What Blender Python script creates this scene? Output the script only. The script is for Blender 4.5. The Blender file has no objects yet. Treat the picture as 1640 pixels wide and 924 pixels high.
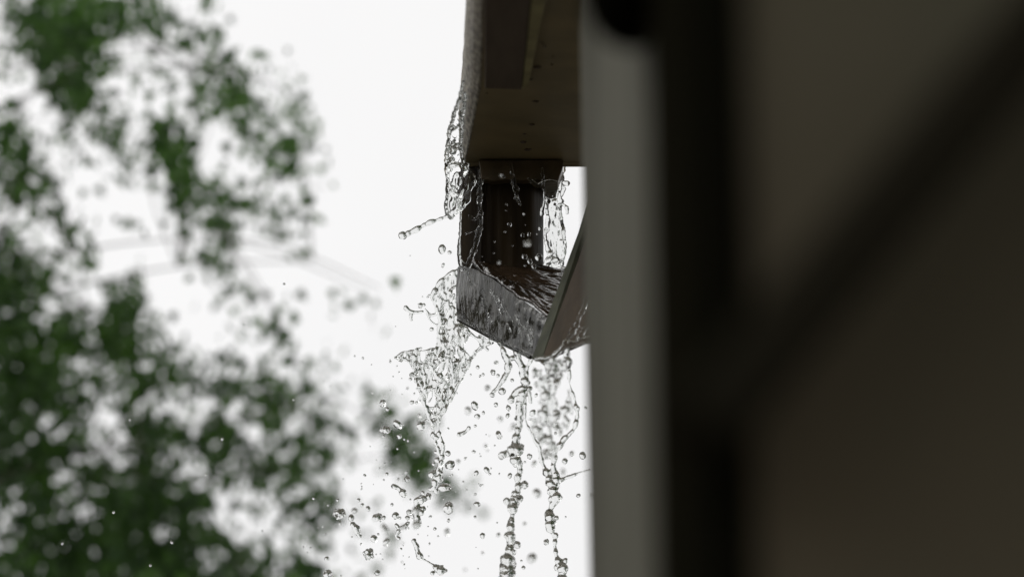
import bpy, bmesh, math, random
from mathutils import Vector, Matrix, noise
R = math.radians
random.seed(11)
scn = bpy.context.scene

# ---------------------------------------------------------------- camera
TILT = R(13.6); FPX = 3872.0
CAM = Vector((0, 0, 1.6))
cd = bpy.data.cameras.new("camera"); cam = bpy.data.objects.new("camera", cd)
scn.collection.objects.link(cam); scn.camera = cam
cam.location = CAM; cam.rotation_euler = (R(90) + TILT, 0, 0)
cd.sensor_width = 36; cd.lens = 85; cd.clip_start = .02; cd.clip_end = 3000
cd.dof.use_dof = True; cd.dof.focus_distance = 2.31
cd.dof.aperture_fstop = 3.8; cd.dof.aperture_blades = 0
FWD = Vector((0, math.cos(TILT), math.sin(TILT))); UP = Vector((0, -math.sin(TILT), math.cos(TILT)))

# ---------------------------------------------------------------- sky and sun
SUN_EL, SUN_AZ = R(52), R(-115)        # high and to the left, behind cloud
w = bpy.data.worlds.new("World"); scn.world = w; w.use_nodes = True
nt = w.node_tree; nt.nodes.clear()
out = nt.nodes.new("ShaderNodeOutputWorld"); bg = nt.nodes.new("ShaderNodeBackground")
sky = nt.nodes.new("ShaderNodeTexSky"); sky.sky_type = 'NISHITA'; sky.sun_disc = False
sky.sun_elevation = SUN_EL; sky.sun_rotation = SUN_AZ; sky.dust_density = 4; sky.air_density = 1.0
hs = nt.nodes.new("ShaderNodeHueSaturation"); hs.inputs['Saturation'].default_value = .10
mixc = nt.nodes.new("ShaderNodeMix"); mixc.data_type = 'RGBA'; mixc.inputs[0].default_value = .88
tc = nt.nodes.new("ShaderNodeTexCoord"); nz = nt.nodes.new("ShaderNodeTexNoise")
nz.inputs['Scale'].default_value = 2.2; nz.inputs['Detail'].default_value = 3
cr = nt.nodes.new("ShaderNodeValToRGB")
cr.color_ramp.elements[0].position = .3; cr.color_ramp.elements[0].color = (9.75, 9.72, 9.75, 1)
cr.color_ramp.elements[1].position = .7; cr.color_ramp.elements[1].color = (10.9, 10.8, 10.75, 1)
nt.links.new(tc.outputs['Generated'], nz.inputs['Vector']); nt.links.new(nz.outputs['Fac'], cr.inputs['Fac'])
nt.links.new(sky.outputs[0], hs.inputs['Color']); nt.links.new(hs.outputs[0], mixc.inputs['A'])
nt.links.new(cr.outputs[0], mixc.inputs['B']); nt.links.new(mixc.outputs['Result'], bg.inputs[0])
bg.inputs[1].default_value = .10; nt.links.new(bg.outputs[0], out.inputs[0])
sd = bpy.data.lights.new("sun", 'SUN'); sd.energy = .6; sd.angle = R(25); sd.color = (1, .98, .95)
so = bpy.data.objects.new("sun", sd); scn.collection.objects.link(so)
so.rotation_euler = Vector((math.sin(SUN_AZ)*math.cos(SUN_EL), math.cos(SUN_AZ)*math.cos(SUN_EL), math.sin(SUN_EL))).to_track_quat('Z', 'Y').to_euler()
scn.view_settings.view_transform = 'Standard'; scn.view_settings.look = 'None'
scn.view_settings.exposure = 0; scn.view_settings.gamma = 1
scn.render.engine = 'CYCLES'
cy = scn.cycles; cy.max_bounces = 14; cy.transmission_bounces = 14; cy.glossy_bounces = 6; cy.diffuse_bounces = 4
cy.transparent_max_bounces = 8; cy.sample_clamp_indirect = 6; cy.blur_glossy = .3
cy.use_denoising = True

# ---------------------------------------------------------------- helpers
def W(px, py, Y):
    "point of the world on the sight line of photo pixel (px, py) at ground distance Y"
    d = FWD + Vector(((px-820)/FPX, 0, 0)) + UP*((462-py)/FPX)
    return CAM + d*(Y/d.y)
def WZ(px, py, z):
    d = FWD + Vector(((px-820)/FPX, 0, 0)) + UP*((462-py)/FPX)
    return CAM + d*((z-CAM.z)/d.z)
S = 2.3/FPX                      # metres per photo pixel at the spout

def link(name, me, mat=None, parent=None, smooth=False):
    o = bpy.data.objects.new(name, me); scn.collection.objects.link(o)
    if mat: me.materials.append(mat)
    if parent:
        o.parent = parent; o.matrix_parent_inverse = parent.matrix_world.inverted()
    if smooth:
        for p in me.polygons: p.use_smooth = True
    return o
def obj(name, bm, mat, parent=None, smooth=False, bevel=0):
    me = bpy.data.meshes.new(name); bm.to_mesh(me); bm.free()
    o = link(name, me, mat, parent, smooth)
    if bevel:
        b = o.modifiers.new("bevel", 'BEVEL'); b.width = bevel; b.segments = 3; b.limit_method = 'ANGLE'
    return o
def tag(o, label, cat, group=None, kind=None):
    if label: o['label'] = label
    if cat: o['category'] = cat
    if group: o['group'] = group
    if kind: o['kind'] = kind
    return o
def empty(name, loc, label, cat, group=None):
    o = bpy.data.objects.new(name, None); scn.collection.objects.link(o); o.location = loc
    o.empty_display_size = .05
    o.matrix_world = Matrix.Translation(loc)
    return tag(o, label, cat, group)
def hexa(bm, a, b):
    "solid between quad a and quad b (same winding)"
    va = [bm.verts.new(p) for p in a]; vb = [bm.verts.new(p) for p in b]
    bm.faces.new(va); bm.faces.new(vb[::-1])
    n = len(a)
    for i in range(n):
        j = (i+1) % n
        bm.faces.new((va[j], va[i], vb[i], vb[j]))
    bmesh.ops.recalc_face_normals(bm, faces=bm.faces)
def box(bm, x0, x1, y0, y1, z0, z1):
    hexa(bm, [(x0,y0,z0),(x1,y0,z0),(x1,y0,z1),(x0,y0,z1)], [(x0,y1,z0),(x1,y1,z0),(x1,y1,z1),(x0,y1,z1)])

# ---------------------------------------------------------------- materials
def mat(name, c1, c2, scale=30, rough=.7, bump=.2, stretch=(1,1,1), bscale=None, spec=.5, coat=0, lo=.35, hi=.65, bdist=.002, rough2=None, detail=6):
    m = bpy.data.materials.new(name); m.use_nodes = True; t = m.node_tree
    b = t.nodes["Principled BSDF"]
    tc = t.nodes.new("ShaderNodeTexCoord"); mp = t.nodes.new("ShaderNodeMapping"); mp.inputs['Scale'].default_value = stretch
    n = t.nodes.new("ShaderNodeTexNoise"); n.inputs['Scale'].default_value = scale; n.inputs['Detail'].default_value = detail
    r = t.nodes.new("ShaderNodeValToRGB")
    r.color_ramp.elements[0].position = lo; r.color_ramp.elements[0].color = (*c1, 1)
    r.color_ramp.elements[1].position = hi; r.color_ramp.elements[1].color = (*c2, 1)
    t.links.new(tc.outputs['Object'], mp.inputs[0]); t.links.new(mp.outputs[0], n.inputs['Vector'])
    t.links.new(n.outputs['Fac'], r.inputs[0]); t.links.new(r.outputs[0], b.inputs['Base Color'])
    b.inputs['Roughness'].default_value = rough; b.inputs['Specular IOR Level'].default_value = spec
    b.inputs['Coat Weight'].default_value = coat; b.inputs['Coat Roughness'].default_value = .06
    if rough2 is not None:
        mr = t.nodes.new("ShaderNodeMapRange"); mr.inputs['From Min'].default_value = .4; mr.inputs['From Max'].default_value = .6
        mr.inputs['To Min'].default_value = rough; mr.inputs['To Max'].default_value = rough2
        t.links.new(n.outputs['Fac'], mr.inputs[0]); t.links.new(mr.outputs[0], b.inputs['Roughness'])
    n2 = t.nodes.new("ShaderNodeTexNoise"); n2.inputs['Scale'].default_value = bscale or scale*3; n2.inputs['Detail'].default_value = 4
    t.links.new(mp.outputs[0], n2.inputs['Vector'])
    bp = t.nodes.new("ShaderNodeBump"); bp.inputs['Strength'].default_value = bump; bp.inputs['Distance'].default_value = bdist
    t.links.new(n2.outputs['Fac'], bp.inputs['Height']); t.links.new(bp.outputs[0], b.inputs['Normal'])
    t.links.new(bp.outputs[0], b.inputs['Coat Normal'])
    return m
M_gutter_side = mat("wet weathered zinc", (.12,.108,.09), (.50,.46,.40), scale=330, rough=.5, bump=.8, stretch=(1,.3,1), rough2=.75, lo=.38, hi=.66)
M_gutter_under = mat("olive brown painted metal", (.19,.155,.088), (.26,.205,.115), scale=25, rough=.5, bump=.15)
M_gutter_inner = mat("dark stained board", (.085,.062,.050), (.11,.082,.066), scale=18, rough=.75, stretch=(6,1,1))
M_gutter_edge = mat("lit-painted board edge", (.22,.20,.11), (.34,.31,.17), scale=60, rough=.7)  # batten's side face: light falling on it is put into the paler colour
M_collar = mat("wet rust brown metal", (.06,.046,.026), (.11,.080,.044), scale=45, rough=.4, bump=.5, spec=.3)
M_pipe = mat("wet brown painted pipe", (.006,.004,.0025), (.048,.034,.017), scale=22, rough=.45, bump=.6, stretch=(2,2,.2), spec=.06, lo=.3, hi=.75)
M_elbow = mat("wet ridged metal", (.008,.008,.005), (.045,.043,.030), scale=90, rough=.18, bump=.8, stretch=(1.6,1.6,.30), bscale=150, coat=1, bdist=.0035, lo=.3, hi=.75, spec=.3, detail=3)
M_elbow_top = mat("water covered brown metal", (.016,.011,.007), (.042,.027,.016), scale=30, rough=.08, bump=.9, stretch=(.5,1.6,1), bscale=90, coat=1, bdist=.004)
M_plate = mat("wet brown plate", (.035,.024,.011), (.075,.05,.026), scale=20, rough=.45, bump=.5, coat=.1, spec=.15, stretch=(2,2,.5))
M_plate_edge = mat("mossy plate edge", (.035,.038,.022), (.065,.068,.042), scale=60, rough=.6, spec=.2)
M_post = mat("grey weathered post paint", (.060,.058,.043), (.135,.130,.102), scale=9, rough=.85, stretch=(1,1,.3), bump=.2, spec=.1)
M_dark = mat("near black wood", (.005,.005,.003), (.009,.008,.005), scale=12, rough=.95, stretch=(1,1,.2), spec=0)  # near black all over, no gloss
M_brace = mat("dark brown wood", (.014,.013,.009), (.022,.019,.013), scale=12, rough=.95, stretch=(1,1,.2), spec=0)  # slightly lighter dark brown all over, no gloss
M_wall = mat("dark olive wall boards", (.078,.072,.047), (.115,.094,.062), scale=5, rough=.85, stretch=(1,1,.6), spec=.25)
M_roof = mat("dark roof shingle", (.04,.035,.03), (.08,.07,.06), scale=12, rough=.8)
M_ground = mat("wet gravel and earth", (.05,.046,.032), (.10,.088,.062), scale=1.2, rough=.9, bdist=.05, bscale=20)
M_bark = mat("bark", (.045,.038,.03), (.12,.10,.08), scale=30, rough=.9, bump=.6, stretch=(1,1,.2), bdist=.01)

def leaf_mat(name, ca, cb):
    m = bpy.data.materials.new(name); m.use_nodes = True; t = m.node_tree; t.nodes.clear()
    o = t.nodes.new("ShaderNodeOutputMaterial"); d = t.nodes.new("ShaderNodeBsdfPrincipled"); tr = t.nodes.new("ShaderNodeBsdfTranslucent")
    mx = t.nodes.new("ShaderNodeMixShader"); mx.inputs[0].default_value = .42
    at = t.nodes.new("ShaderNodeAttribute"); at.attribute_name = "tint"
    r = t.nodes.new("ShaderNodeValToRGB"); r.color_ramp.elements[0].color = (*ca, 1); r.color_ramp.elements[1].color = (*cb, 1)
    t.links.new(at.outputs['Fac'], r.inputs[0]); t.links.new(r.outputs[0], d.inputs['Base Color'])
    g = t.nodes.new("ShaderNodeMix"); g.data_type = 'RGBA'; g.blend_type = 'MULTIPLY'; g.inputs[0].default_value = 1
    g.inputs['B'].default_value = (1.3, 1.5, .7, 1); t.links.new(r.outputs[0], g.inputs['A']); t.links.new(g.outputs['Result'], tr.inputs[0])
    d.inputs['Roughness'].default_value = .55; d.inputs['Specular IOR Level'].default_value = .3
    t.links.new(d.outputs[0], mx.inputs[1]); t.links.new(tr.outputs[0], mx.inputs[2]); t.links.new(mx.outputs[0], o.inputs[0])
    return m
M_leafA = leaf_mat("maple leaf green", (.014,.040,.012), (.095,.185,.048))
M_leafB = leaf_mat("deep leaf green", (.012,.033,.012), (.080,.155,.040))

M_water = bpy.data.materials.new("clear rain water"); M_water.use_nodes = True
_t = M_water.node_tree; _t.nodes.clear()
_o = _t.nodes.new("ShaderNodeOutputMaterial"); _g = _t.nodes.new("ShaderNodeBsdfGlass")
_g.inputs['IOR'].default_value = 1.333; _g.inputs['Roughness'].default_value = 0; _g.inputs['Color'].default_value = (.94,.945,.94,1)
_t.links.new(_g.outputs[0], _o.inputs[0])

# ---------------------------------------------------------------- ground
bm = bmesh.new(); bmesh.ops.create_grid(bm, x_segments=40, y_segments=40, size=600)
g = obj("ground", bm, M_ground); tag(g, None, None, kind='structure')

# ---------------------------------------------------------------- gutter
YE = 2.240
HG = W(820, 262, YE).z                     # underside height
gut = empty("roof_gutter", (W(750,262,YE).x, YE, HG), "overflowing metal roof gutter with weathered rim, seen from below above the downspout", "gutter")
# stations: (photo row of the underside, px flare top, px outer corner, px right corner)
def station(py, pl, pc, pr, flare=.045):
    c = WZ(pc, py, HG); r = WZ(pr, py, HG)
    l = WZ(pl, py, HG); l = Vector((l.x, l.y, HG))
    xl = l.x
    return dict(y=c.y, xl=xl, xc=c.x, xr=r.x, top=HG+flare)
st = [station(-1500, 757, 781, 1200), station(-400, 754, 776, 980), station(0, 749, 773, 980), station(78, 746, 772.5, 975), station(143, 743, 769.5, 970), station(185, 740, 761, 968), station(225, 737, 752.5, 965), station(262, 734, 744, 962)]
bm = bmesh.new(); prev = None
th = .0025
for s in st:                                 # outer rim face, curling up and outwards
    ring = [(s['xc'], HG), (s['xc']-(s['xc']-s['xl'])*.55, HG+.006), (s['xl']+.001, HG+.018), (s['xl'], HG+.05), (s['xl']+.004, HG+.055), (s['xl']+.008, HG+.05), (s['xl']+.006, HG+.02), (s['xc']+.003, HG+.004)]
    vs = [bm.verts.new((x, s['y'], z)) for x, z in ring]
    if prev:
        for i in range(len(vs)):
            j = (i+1) % len(vs); bm.faces.new((prev[i], prev[j], vs[j], vs[i]))
    else: bm.faces.new(vs)
    prev = vs
bm.faces.new(prev[::-1]); bmesh.ops.recalc_face_normals(bm, faces=bm.faces)
bmesh.ops.subdivide_edges(bm, edges=bm.edges[:], cuts=2, use_grid_fill=True)
for v in bm.verts:
    n = noise.noise(v.co*60)*.0009 + noise.noise(v.co*190)*.0004
    v.co.x += n
obj("gutter_rim", bm, M_gutter_side, gut, smooth=True)
bm = bmesh.new(); prev = None
for s in st:                                 # trough: bottom and back
    ring = [(s['xc']+.0005, HG+.0005), (s['xr'], HG+.0005), (s['xr'], HG+.10), (s['xr']-.004, HG+.10), (s['xr']-.004, HG+.005), (s['xc']+.004, HG+.005)]
    vs = [bm.verts.new((x, s['y']-.001, z)) for x, z in ring]
    if prev:
        for i in range(len(vs)):
            j = (i+1) % len(vs); bm.faces.new((prev[i], prev[j], vs[j], vs[i]))
    else: bm.faces.new(vs)
    prev = vs
bm.faces.new(prev[::-1]); bmesh.ops.recalc_face_normals(bm, faces=bm.faces)
obj("trough", bm, M_gutter_under, gut)
bm = bmesh.new(); s = st[-1]                 # end cap
hexa(bm, [(s['xl'], YE+.001, HG+.045), (s['xc'], YE+.001, HG-.002), (s['xr'], YE+.001, HG-.002), (s['xr'], YE+.001, HG+.09)],
         [(s['xl'], YE+.005, HG+.045), (s['xc'], YE+.005, HG-.002), (s['xr'], YE+.005, HG-.002), (s['xr'], YE+.005, HG+.09)])
obj("end_cap", bm, M_gutter_under, gut)
bm = bmesh.new(); box(bm, W(738,262,YE).x, W(893,262,YE).x, YE+.006, YE+.066, HG-.001, HG+.045)
obj("outlet_boot", bm, M_gutter_under, gut)
for px, py, r in ((872,75,2.5),(885,92,2),(860,108,5),(884,104,2),(869,70,2),(852,200,4),(840,215,3),(858,163,4),(780,150,2),(850,128,3),(838,228,5),(845,240,5)):
    bm = bmesh.new(); bmesh.ops.create_icosphere(bm, subdivisions=3, radius=r*S)
    for v in bm.verts:
        v.co += v.co*noise.noise(v.co*500+Vector((px,0,0)))*.7; v.co.z *= .25
    bmesh.ops.translate(bm, vec=WZ(px,py,HG), verts=bm.verts)
    obj("dirt_speck", bm, M_gutter_inner, gut, smooth=True)

# dark timber under the gutter
HB = HG-.010
bo = empty("timber_batten", WZ(805,143,HB), "dark timber batten fixed flat under the gutter, cut square at its end", "batten")
bm = bmesh.new()
a = [WZ(777,142,HB), WZ(835,144,HB), WZ(890,-400,HB), WZ(774,-400,HB)]
hexa(bm, a, [p+Vector((0,0,.009)) for p in a]); obj("board", bm, M_gutter_inner, bo, bevel=.0006)
bm = bmesh.new()
a = [WZ(835.5,144,HB+.001), WZ(846,139,HB+.001), WZ(955,-400,HB+.001), WZ(893,-400,HB+.001)]
hexa(bm, a, [p+Vector((0,0,.008)) for p in a]); obj("edge_strip", bm, M_gutter_edge, bo, bevel=.001)

# ---------------------------------------------------------------- downspout
dsp = empty("downspout", W(800,285,2.28), "square brown wet downspout with a ridged outlet box, water pouring over it", "downspout")
YF, YB = 2.235, 2.296
x0 = W(736,350,YF).x; x1 = W(871,350,YF).x
ztop = HG-.0015; zbot = W(800,428,YF).z
bm = bmesh.new()
xw=lambda px: W(px,350,YF).x
prof=[(xw(734),YB-.004),(xw(737),YF+.016),(xw(764),YF+.006),(xw(770),YF+.002)]
for i in range(1,33):
    u=i/32; px=770+u*101
    d=.0005*(math.sin(u*math.pi*6)**2)+.026*max(0,(u-.72)/.28)**2.5
    prof.append((xw(px),YF+.002+d))
prof.append((xw(871),YB)); prof.append((xw(740),YB))
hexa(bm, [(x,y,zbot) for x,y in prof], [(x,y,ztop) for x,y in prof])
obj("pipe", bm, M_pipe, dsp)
bm = bmesh.new()                             # collar below the gutter outlet
cp=[W(766,222,2.224),W(768,262,2.224),W(771,286,2.224),W(790,290,2.224),W(812,287,2.224),W(838,289,2.224),W(858,286,2.224),W(872,291,2.224),W(894,290,2.224),W(902,266,2.224),W(902,222,2.224)]
cp=[Vector((p.x,p.y,min(p.z,HG-.0015))) for p in cp]
hexa(bm, cp, [p+Vector((0,.073,0)) for p in cp])
obj("collar", bm, M_collar, dsp, bevel=.0008)
# outlet box: left flank, top with lip
A=W(733,428,2.245); B=W(733,512,2.245); C=W(859,576,2.165); E=W(757,424,2.222)
F=W(792,416,2.25); D2=W(884,514,2.165)
back = Vector((.05,.07,.0))
bm = bmesh.new()
N=40; Mx=22
# flank grid with ridges
grid=[]
for j in range(N+1):
    u=j/N; top=E.lerp(D2,u); bot=B.lerp(C,u)
    if u<.16:
        top = A.lerp(top, (u/.16)**.55)
    row=[]
    for i in range(Mx+1):
        v=i/Mx; p=top.lerp(bot,v)
        nrm=Vector((-.55,-.80,-.1)).normalized()
        am=math.sin(math.pi*v)**.3
        h=.0016*noise.noise(Vector((u*26, v*3, 1)))+.0011*noise.noise(Vector((u*60, v*9, 4)))
        h+=.003*math.sin(v*math.pi)
        h-=.0022/(1+math.exp(-(u-.62)*60))/(1+math.exp(-(v-.25)*30))
        row.append(bm.verts.new(p+nrm*h*am))
    grid.append(row)
for j in range(N):
    for i in range(Mx): bm.faces.new((grid[j][i],grid[j][i+1],grid[j+1][i+1],grid[j+1][i]))
# back shell
off=Vector((.012,.045,.008))
gb=[[bm.verts.new(v.co+off) for v in (row[0],row[-1])] for row in grid]
for j in range(N):
    bm.faces.new((gb[j][0],gb[j+1][0],gb[j+1][1],gb[j][1]))
    bm.faces.new((grid[j][-1],gb[j][1],gb[j+1][1],grid[j+1][-1]))
    bm.faces.new((grid[j][0],grid[j+1][0],gb[j+1][0],gb[j][0]))
bm.faces.new([grid[0][i] for i in range(Mx,-1,-1)]+[gb[0][0],gb[0][1]])
bm.faces.new([grid[N][i] for i in range(Mx+1)]+[gb[N][1],gb[N][0]])
bmesh.ops.recalc_face_normals(bm, faces=bm.faces)
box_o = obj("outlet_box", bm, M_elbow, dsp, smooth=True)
em = box_o.modifiers.new("e",'EDGE_SPLIT'); em.split_angle=R(50)
# wet top surface, sagging slightly, lapping the box
bm = bmesh.new(); N2=50; rows=[]
for j in range(N2+1):
    u=j/N2; near=E.lerp(D2,u)+Vector((-.001,-.001,.0008)); far=F.lerp(W(945,436,2.235),u)
    row=[]
    for i in range(N2+1):
        v=i/N2; p=near.lerp(far,v)
        hz=.0022*noise.noise(p*70)+.0018*noise.noise(Vector((u*7+v*6, v*22, 0)))
        hz+=.0035*math.exp(-((v-.10)/.10)**2)*(1+.8*noise.noise(p*150))
        row.append(bm.verts.new(p+Vector((0,0,hz))))
    rows.append(row)
for j in range(N2):
    for i in range(N2): bm.faces.new((rows[j][i],rows[j+1][i],rows[j+1][i+1],rows[j][i+1]))
o = obj("box_top", bm, M_elbow_top, dsp, smooth=True)
so_ = o.modifiers.new("s",'SOLIDIFY'); so_.thickness=.0025; so_.offset=-1
# rim lip along the lower edge of the flank
def tube(bm, pts, rads, seg=10, jit=0, seed=0):
    pts=[Vector(p) for p in pts]
    fine=[];fr=[]
    for i in range(len(pts)-1):
        p0=pts[max(i-1,0)];p1=pts[i];p2=pts[i+1];p3=pts[min(i+2,len(pts)-1)]
        L=(p2-p1).length; k=max(2,int(L/(.0014 if jit else .006)))
        k=min(k,40)
        for q in range(k):
            t=q/k
            p=.5*((2*p1)+(p2-p0)*t+(2*p0-5*p1+4*p2-p3)*t*t+(3*p1-p0-3*p2+p3)*t**3)
            s=t*t*(3-2*t)
            fine.append(p);fr.append(rads[i]*(1-s)+rads[i+1]*s)
    fine.append(pts[-1]);fr.append(rads[-1])
    if jit:
        sv=Vector((seed*3.7,seed*1.3,0))
        for i,p in enumerate(fine):
            nn=noise.noise_vector(p*110+sv)
            fine[i]=p+nn*fr[i]*.55*jit
            fr[i]=fr[i]*(1+jit*.55*noise.noise(p*240+sv))
    prev=None;rings=[]
    for i,p in enumerate(fine):
        d=(fine[min(i+1,len(fine)-1)]-fine[max(i-1,0)]).normalized()
        a=d.orthogonal().normalized() if prev is None else (prev-d*prev.dot(d)).normalized()
        prev=a; b=d.cross(a)
        rings.append([bm.verts.new(p+(a*math.cos(2*math.pi*k/seg)+b*math.sin(2*math.pi*k/seg))*fr[i]) for k in range(seg)])
    for i in range(len(rings)-1):
        for k in range(seg):
            l=(k+1)%seg
            bm.faces.new((rings[i][k],rings[i][l],rings[i+1][l],rings[i+1][k]))
    for r_,c,sg,p in ((rings[0],fine[0],-1,0),(rings[-1],fine[-1],1,-1)):
        d=(fine[1]-fine[0]).normalized() if sg<0 else (fine[-1]-fine[-2]).normalized()
        t=bm.verts.new(c+d*sg*fr[p]*.7)
        for k in range(seg):
            l=(k+1)%seg
            bm.faces.new((r_[l],r_[k],t) if sg<0 else (r_[k],r_[l],t))
bm=bmesh.new(); tube(bm,[B+Vector((0,-.002,0)),W(790,542,2.23),W(850,572,2.163)],[.0018,.002,.002]); obj("box_rim",bm,M_elbow,dsp,smooth=True)
# slanting end plate: narrow mossy edge and broad brown face
Y1=2.12
pl=[W(850,577,Y1),W(935,330,Y1),W(946,300,Y1)]
bm=bmesh.new()
q=[W(851,575,2.150),W(926,372,2.150),W(960,255,2.150),W(972,255,2.128),W(940,372,2.128),W(868,575,2.128)]
hexa(bm,q,[p+Vector((.006,.012,0)) for p in q])
obj("plate_edge",bm,M_plate_edge,dsp,bevel=.001)
bm=bmesh.new()
q=[W(868,575,2.127),W(941,372,2.127),W(974,255,2.127),W(1040,255,2.05),W(1040,508,2.05),W(950,540,2.09)]
hexa(bm,q,[p+Vector((.004,.010,0)) for p in q])
obj("end_plate",bm,M_plate,dsp,bevel=.001)

# ---------------------------------------------------------------- building at the right
def post_pt(px,py,Y): return W(px,py,Y)
def prism_v(bm, corners_bot, corners_top):
    hexa(bm, corners_bot, corners_top)
po = empty("porch_post", (W(950,924,1.62).x, 1.62, 0), "grey weathered porch post standing between the downspout and the dark boarded wall", "post")
bm=bmesh.new()
def down(p,z):   # carry a line through two photo points to a height
    a,b=p; t=(z-a.z)/(b.z-a.z); return a.lerp(b,t)
farL=(W(948,924,1.62),W(930,60,1.62)); nearL=(W(1049,924,.86),W(1040,60,.86))
rb=Vector((.09,0,0))
zt=HG+.12
bot=[down(farL,0),down(nearL,0),down(nearL,0)+rb,down(farL,0)+rb]
top=[down(farL,zt),down(nearL,zt),down(nearL,zt)+rb,down(farL,zt)+rb]
hexa(bm,bot,top); obj("shaft",bm,M_post,po,bevel=.004)
bm=bmesh.new()                     # dark knuckle bracket at the head
c=W(1020,-26,.86)
for i in range(1):
    bmesh.ops.create_icosphere(bm,subdivisions=4,radius=1)
    for v in bm.verts:
        v.co=Vector((v.co.x*.021,v.co.y*.05,v.co.z*.020)); 
    bmesh.ops.translate(bm,vec=c,verts=bm.verts)
obj("head_bracket",bm,M_dark,po,smooth=True)

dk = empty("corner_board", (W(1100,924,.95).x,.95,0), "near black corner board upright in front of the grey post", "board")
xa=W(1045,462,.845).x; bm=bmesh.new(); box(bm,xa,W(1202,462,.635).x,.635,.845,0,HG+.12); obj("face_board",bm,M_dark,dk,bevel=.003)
wl = empty("boarded_wall", (W(1400,924,.64).x,.64,0), "dark olive boarded house wall filling the right of the picture", "wall")
zc=HG+.12
xb=W(1203,462,.64).x
bm=bmesh.new(); 
for k in range(9):
    xx=xb+k*.19
    hexa(bm,[(xx,.64,0),(xx+.186,.64,0),(xx+.186,.64,zc),(xx,.64,zc)],[(xx,.662,0),(xx+.186,.662,0),(xx+.186,.662,zc),(xx,.662,zc)])
box(bm,xb+.002,xb+1.7,.663,.70,0,zc)
obj("boards",bm,M_wall,wl)
box_=None
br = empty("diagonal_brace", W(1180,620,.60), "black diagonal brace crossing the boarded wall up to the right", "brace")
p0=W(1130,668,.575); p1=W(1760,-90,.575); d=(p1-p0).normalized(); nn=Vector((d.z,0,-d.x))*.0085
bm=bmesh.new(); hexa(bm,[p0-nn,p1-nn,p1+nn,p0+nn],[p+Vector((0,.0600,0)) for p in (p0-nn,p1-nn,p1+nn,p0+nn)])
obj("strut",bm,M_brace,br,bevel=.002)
rf = empty("porch_roof",(.5,1.2,zc),"low porch roof over the gutter, above the top of the picture","roof")
bm=bmesh.new(); hexa(bm,[(.06,-.6,zc+.005),(2.3,-.6,zc+.9),(2.3,-.6,zc+.96),(.06,-.6,zc+.06)],[(.06,YE-.01,zc+.005),(2.3,YE-.01,zc+.9),(2.3,YE-.01,zc+.96),(.06,YE-.01,zc+.06)])
obj("roof_slab",bm,M_roof,rf)

# unseen wood ring added to darken edges and reflections in the water, low ahead and taller behind
bm=bmesh.new(); prev=None; NR=260
for k in range(NR+1):
    a=2*math.pi*(k%NR)/NR; ahead=math.cos(a)          # a=0 is straight ahead
    Rr=60+4*noise.noise(Vector((math.cos(a)*5,math.sin(a)*5,0)))
    h=(4.6+5.5*max(0,.7-ahead))*(1+.25*noise.noise(Vector((math.cos(a)*14,math.sin(a)*14,3)))+.2*noise.noise(Vector((math.cos(a)*50,math.sin(a)*50,3))))
    vs=[bm.verts.new((math.sin(a)*(Rr+dx),math.cos(a)*(Rr+dx),z)) for dx,z in ((0,0),(1,h*.6),(4,h),(9,h*.8),(12,0))]
    if prev:
        for i in range(4): bm.faces.new((prev[i],vs[i],vs[i+1],prev[i+1]))
    prev=vs
ws=obj("added_dark_wood",bm,M_ground,smooth=True); tag(ws,"low dark wood around the garden, far off","wood",kind='stuff')

# ---------------------------------------------------------------- trees
# leafy clumps of the two crowns as (across, down, half width, half height, cover)
SPRAYS = [(40,20,30,25,.5),(110,20,70,35,.96),(85,70,50,40,.92),(115,125,45,40,.96),(118,168,18,24,.9),(160,60,30,30,.6),(210,15,38,20,.75),
(250,40,18,32,.85),(300,60,26,18,.65),(330,20,20,30,.35),(345,75,26,24,.5),(180,90,40,14,.4),(230,125,60,11,.35),(280,120,30,14,.4),(10,85,14,30,.5),
(320,160,24,38,.6),(365,130,34,34,.75),(385,180,20,25,.65),(420,205,28,36,.5),(440,245,36,18,.8),(472,200,22,42,.7),(450,130,18,20,.4),(400,105,22,18,.4),
(518,235,13,14,.3),(170,200,26,28,.7),(185,238,11,28,.7),(130,225,24,22,.45),(262,215,44,28,.7),(280,250,28,34,.85),(240,262,28,14,.5),(290,315,13,40,.9),
(335,300,16,34,.7),(355,340,19,34,.75),(12,225,32,32,.9),(48,250,28,26,.5),(65,290,42,17,.65),(30,305,40,24,.75),(80,326,24,12,.55),(20,180,18,14,.4),
(150,300,22,8,.5),(135,385,22,18,.65),(135,420,13,22,.6),(195,370,28,13,.5),(112,375,20,7,.4),(400,320,34,13,.7),(435,342,17,18,.75),(480,305,24,18,.5),
(495,347,16,14,.45),(474,396,20,14,.5),(340,402,28,18,.65),(363,425,14,26,.65),(350,460,18,18,.5),(402,472,16,18,.45),(598,488,22,20,.3),
(545,495,14,8,.35),(500,452,13,14,.15),(440,536,22,18,.55),(448,515,12,22,.5),(395,525,34,20,.3)]
TWIG = [(590,635,20,14,.4),(620,665,20,20,.55),(650,702,28,28,.75),(662,740,28,24,.75),(702,772,24,16,.55),(742,792,24,10,.5),(560,722,30,11,.35),(600,862,28,36,.16),(525,575,22,20,.25),(215,452,24,16,.6),(195,480,24,26,.8),(560,800,20,30,.2)]
MASS = [(-40,368),(40,380),(88,425),(105,480),(150,520),(185,470),(232,490),(262,540),(300,575),(350,590),(372,565),(410,590),(455,585),(500,600),(540,645),(548,700),(528,745),(540,800),(520,860),(505,960),(-40,960)]
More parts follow.
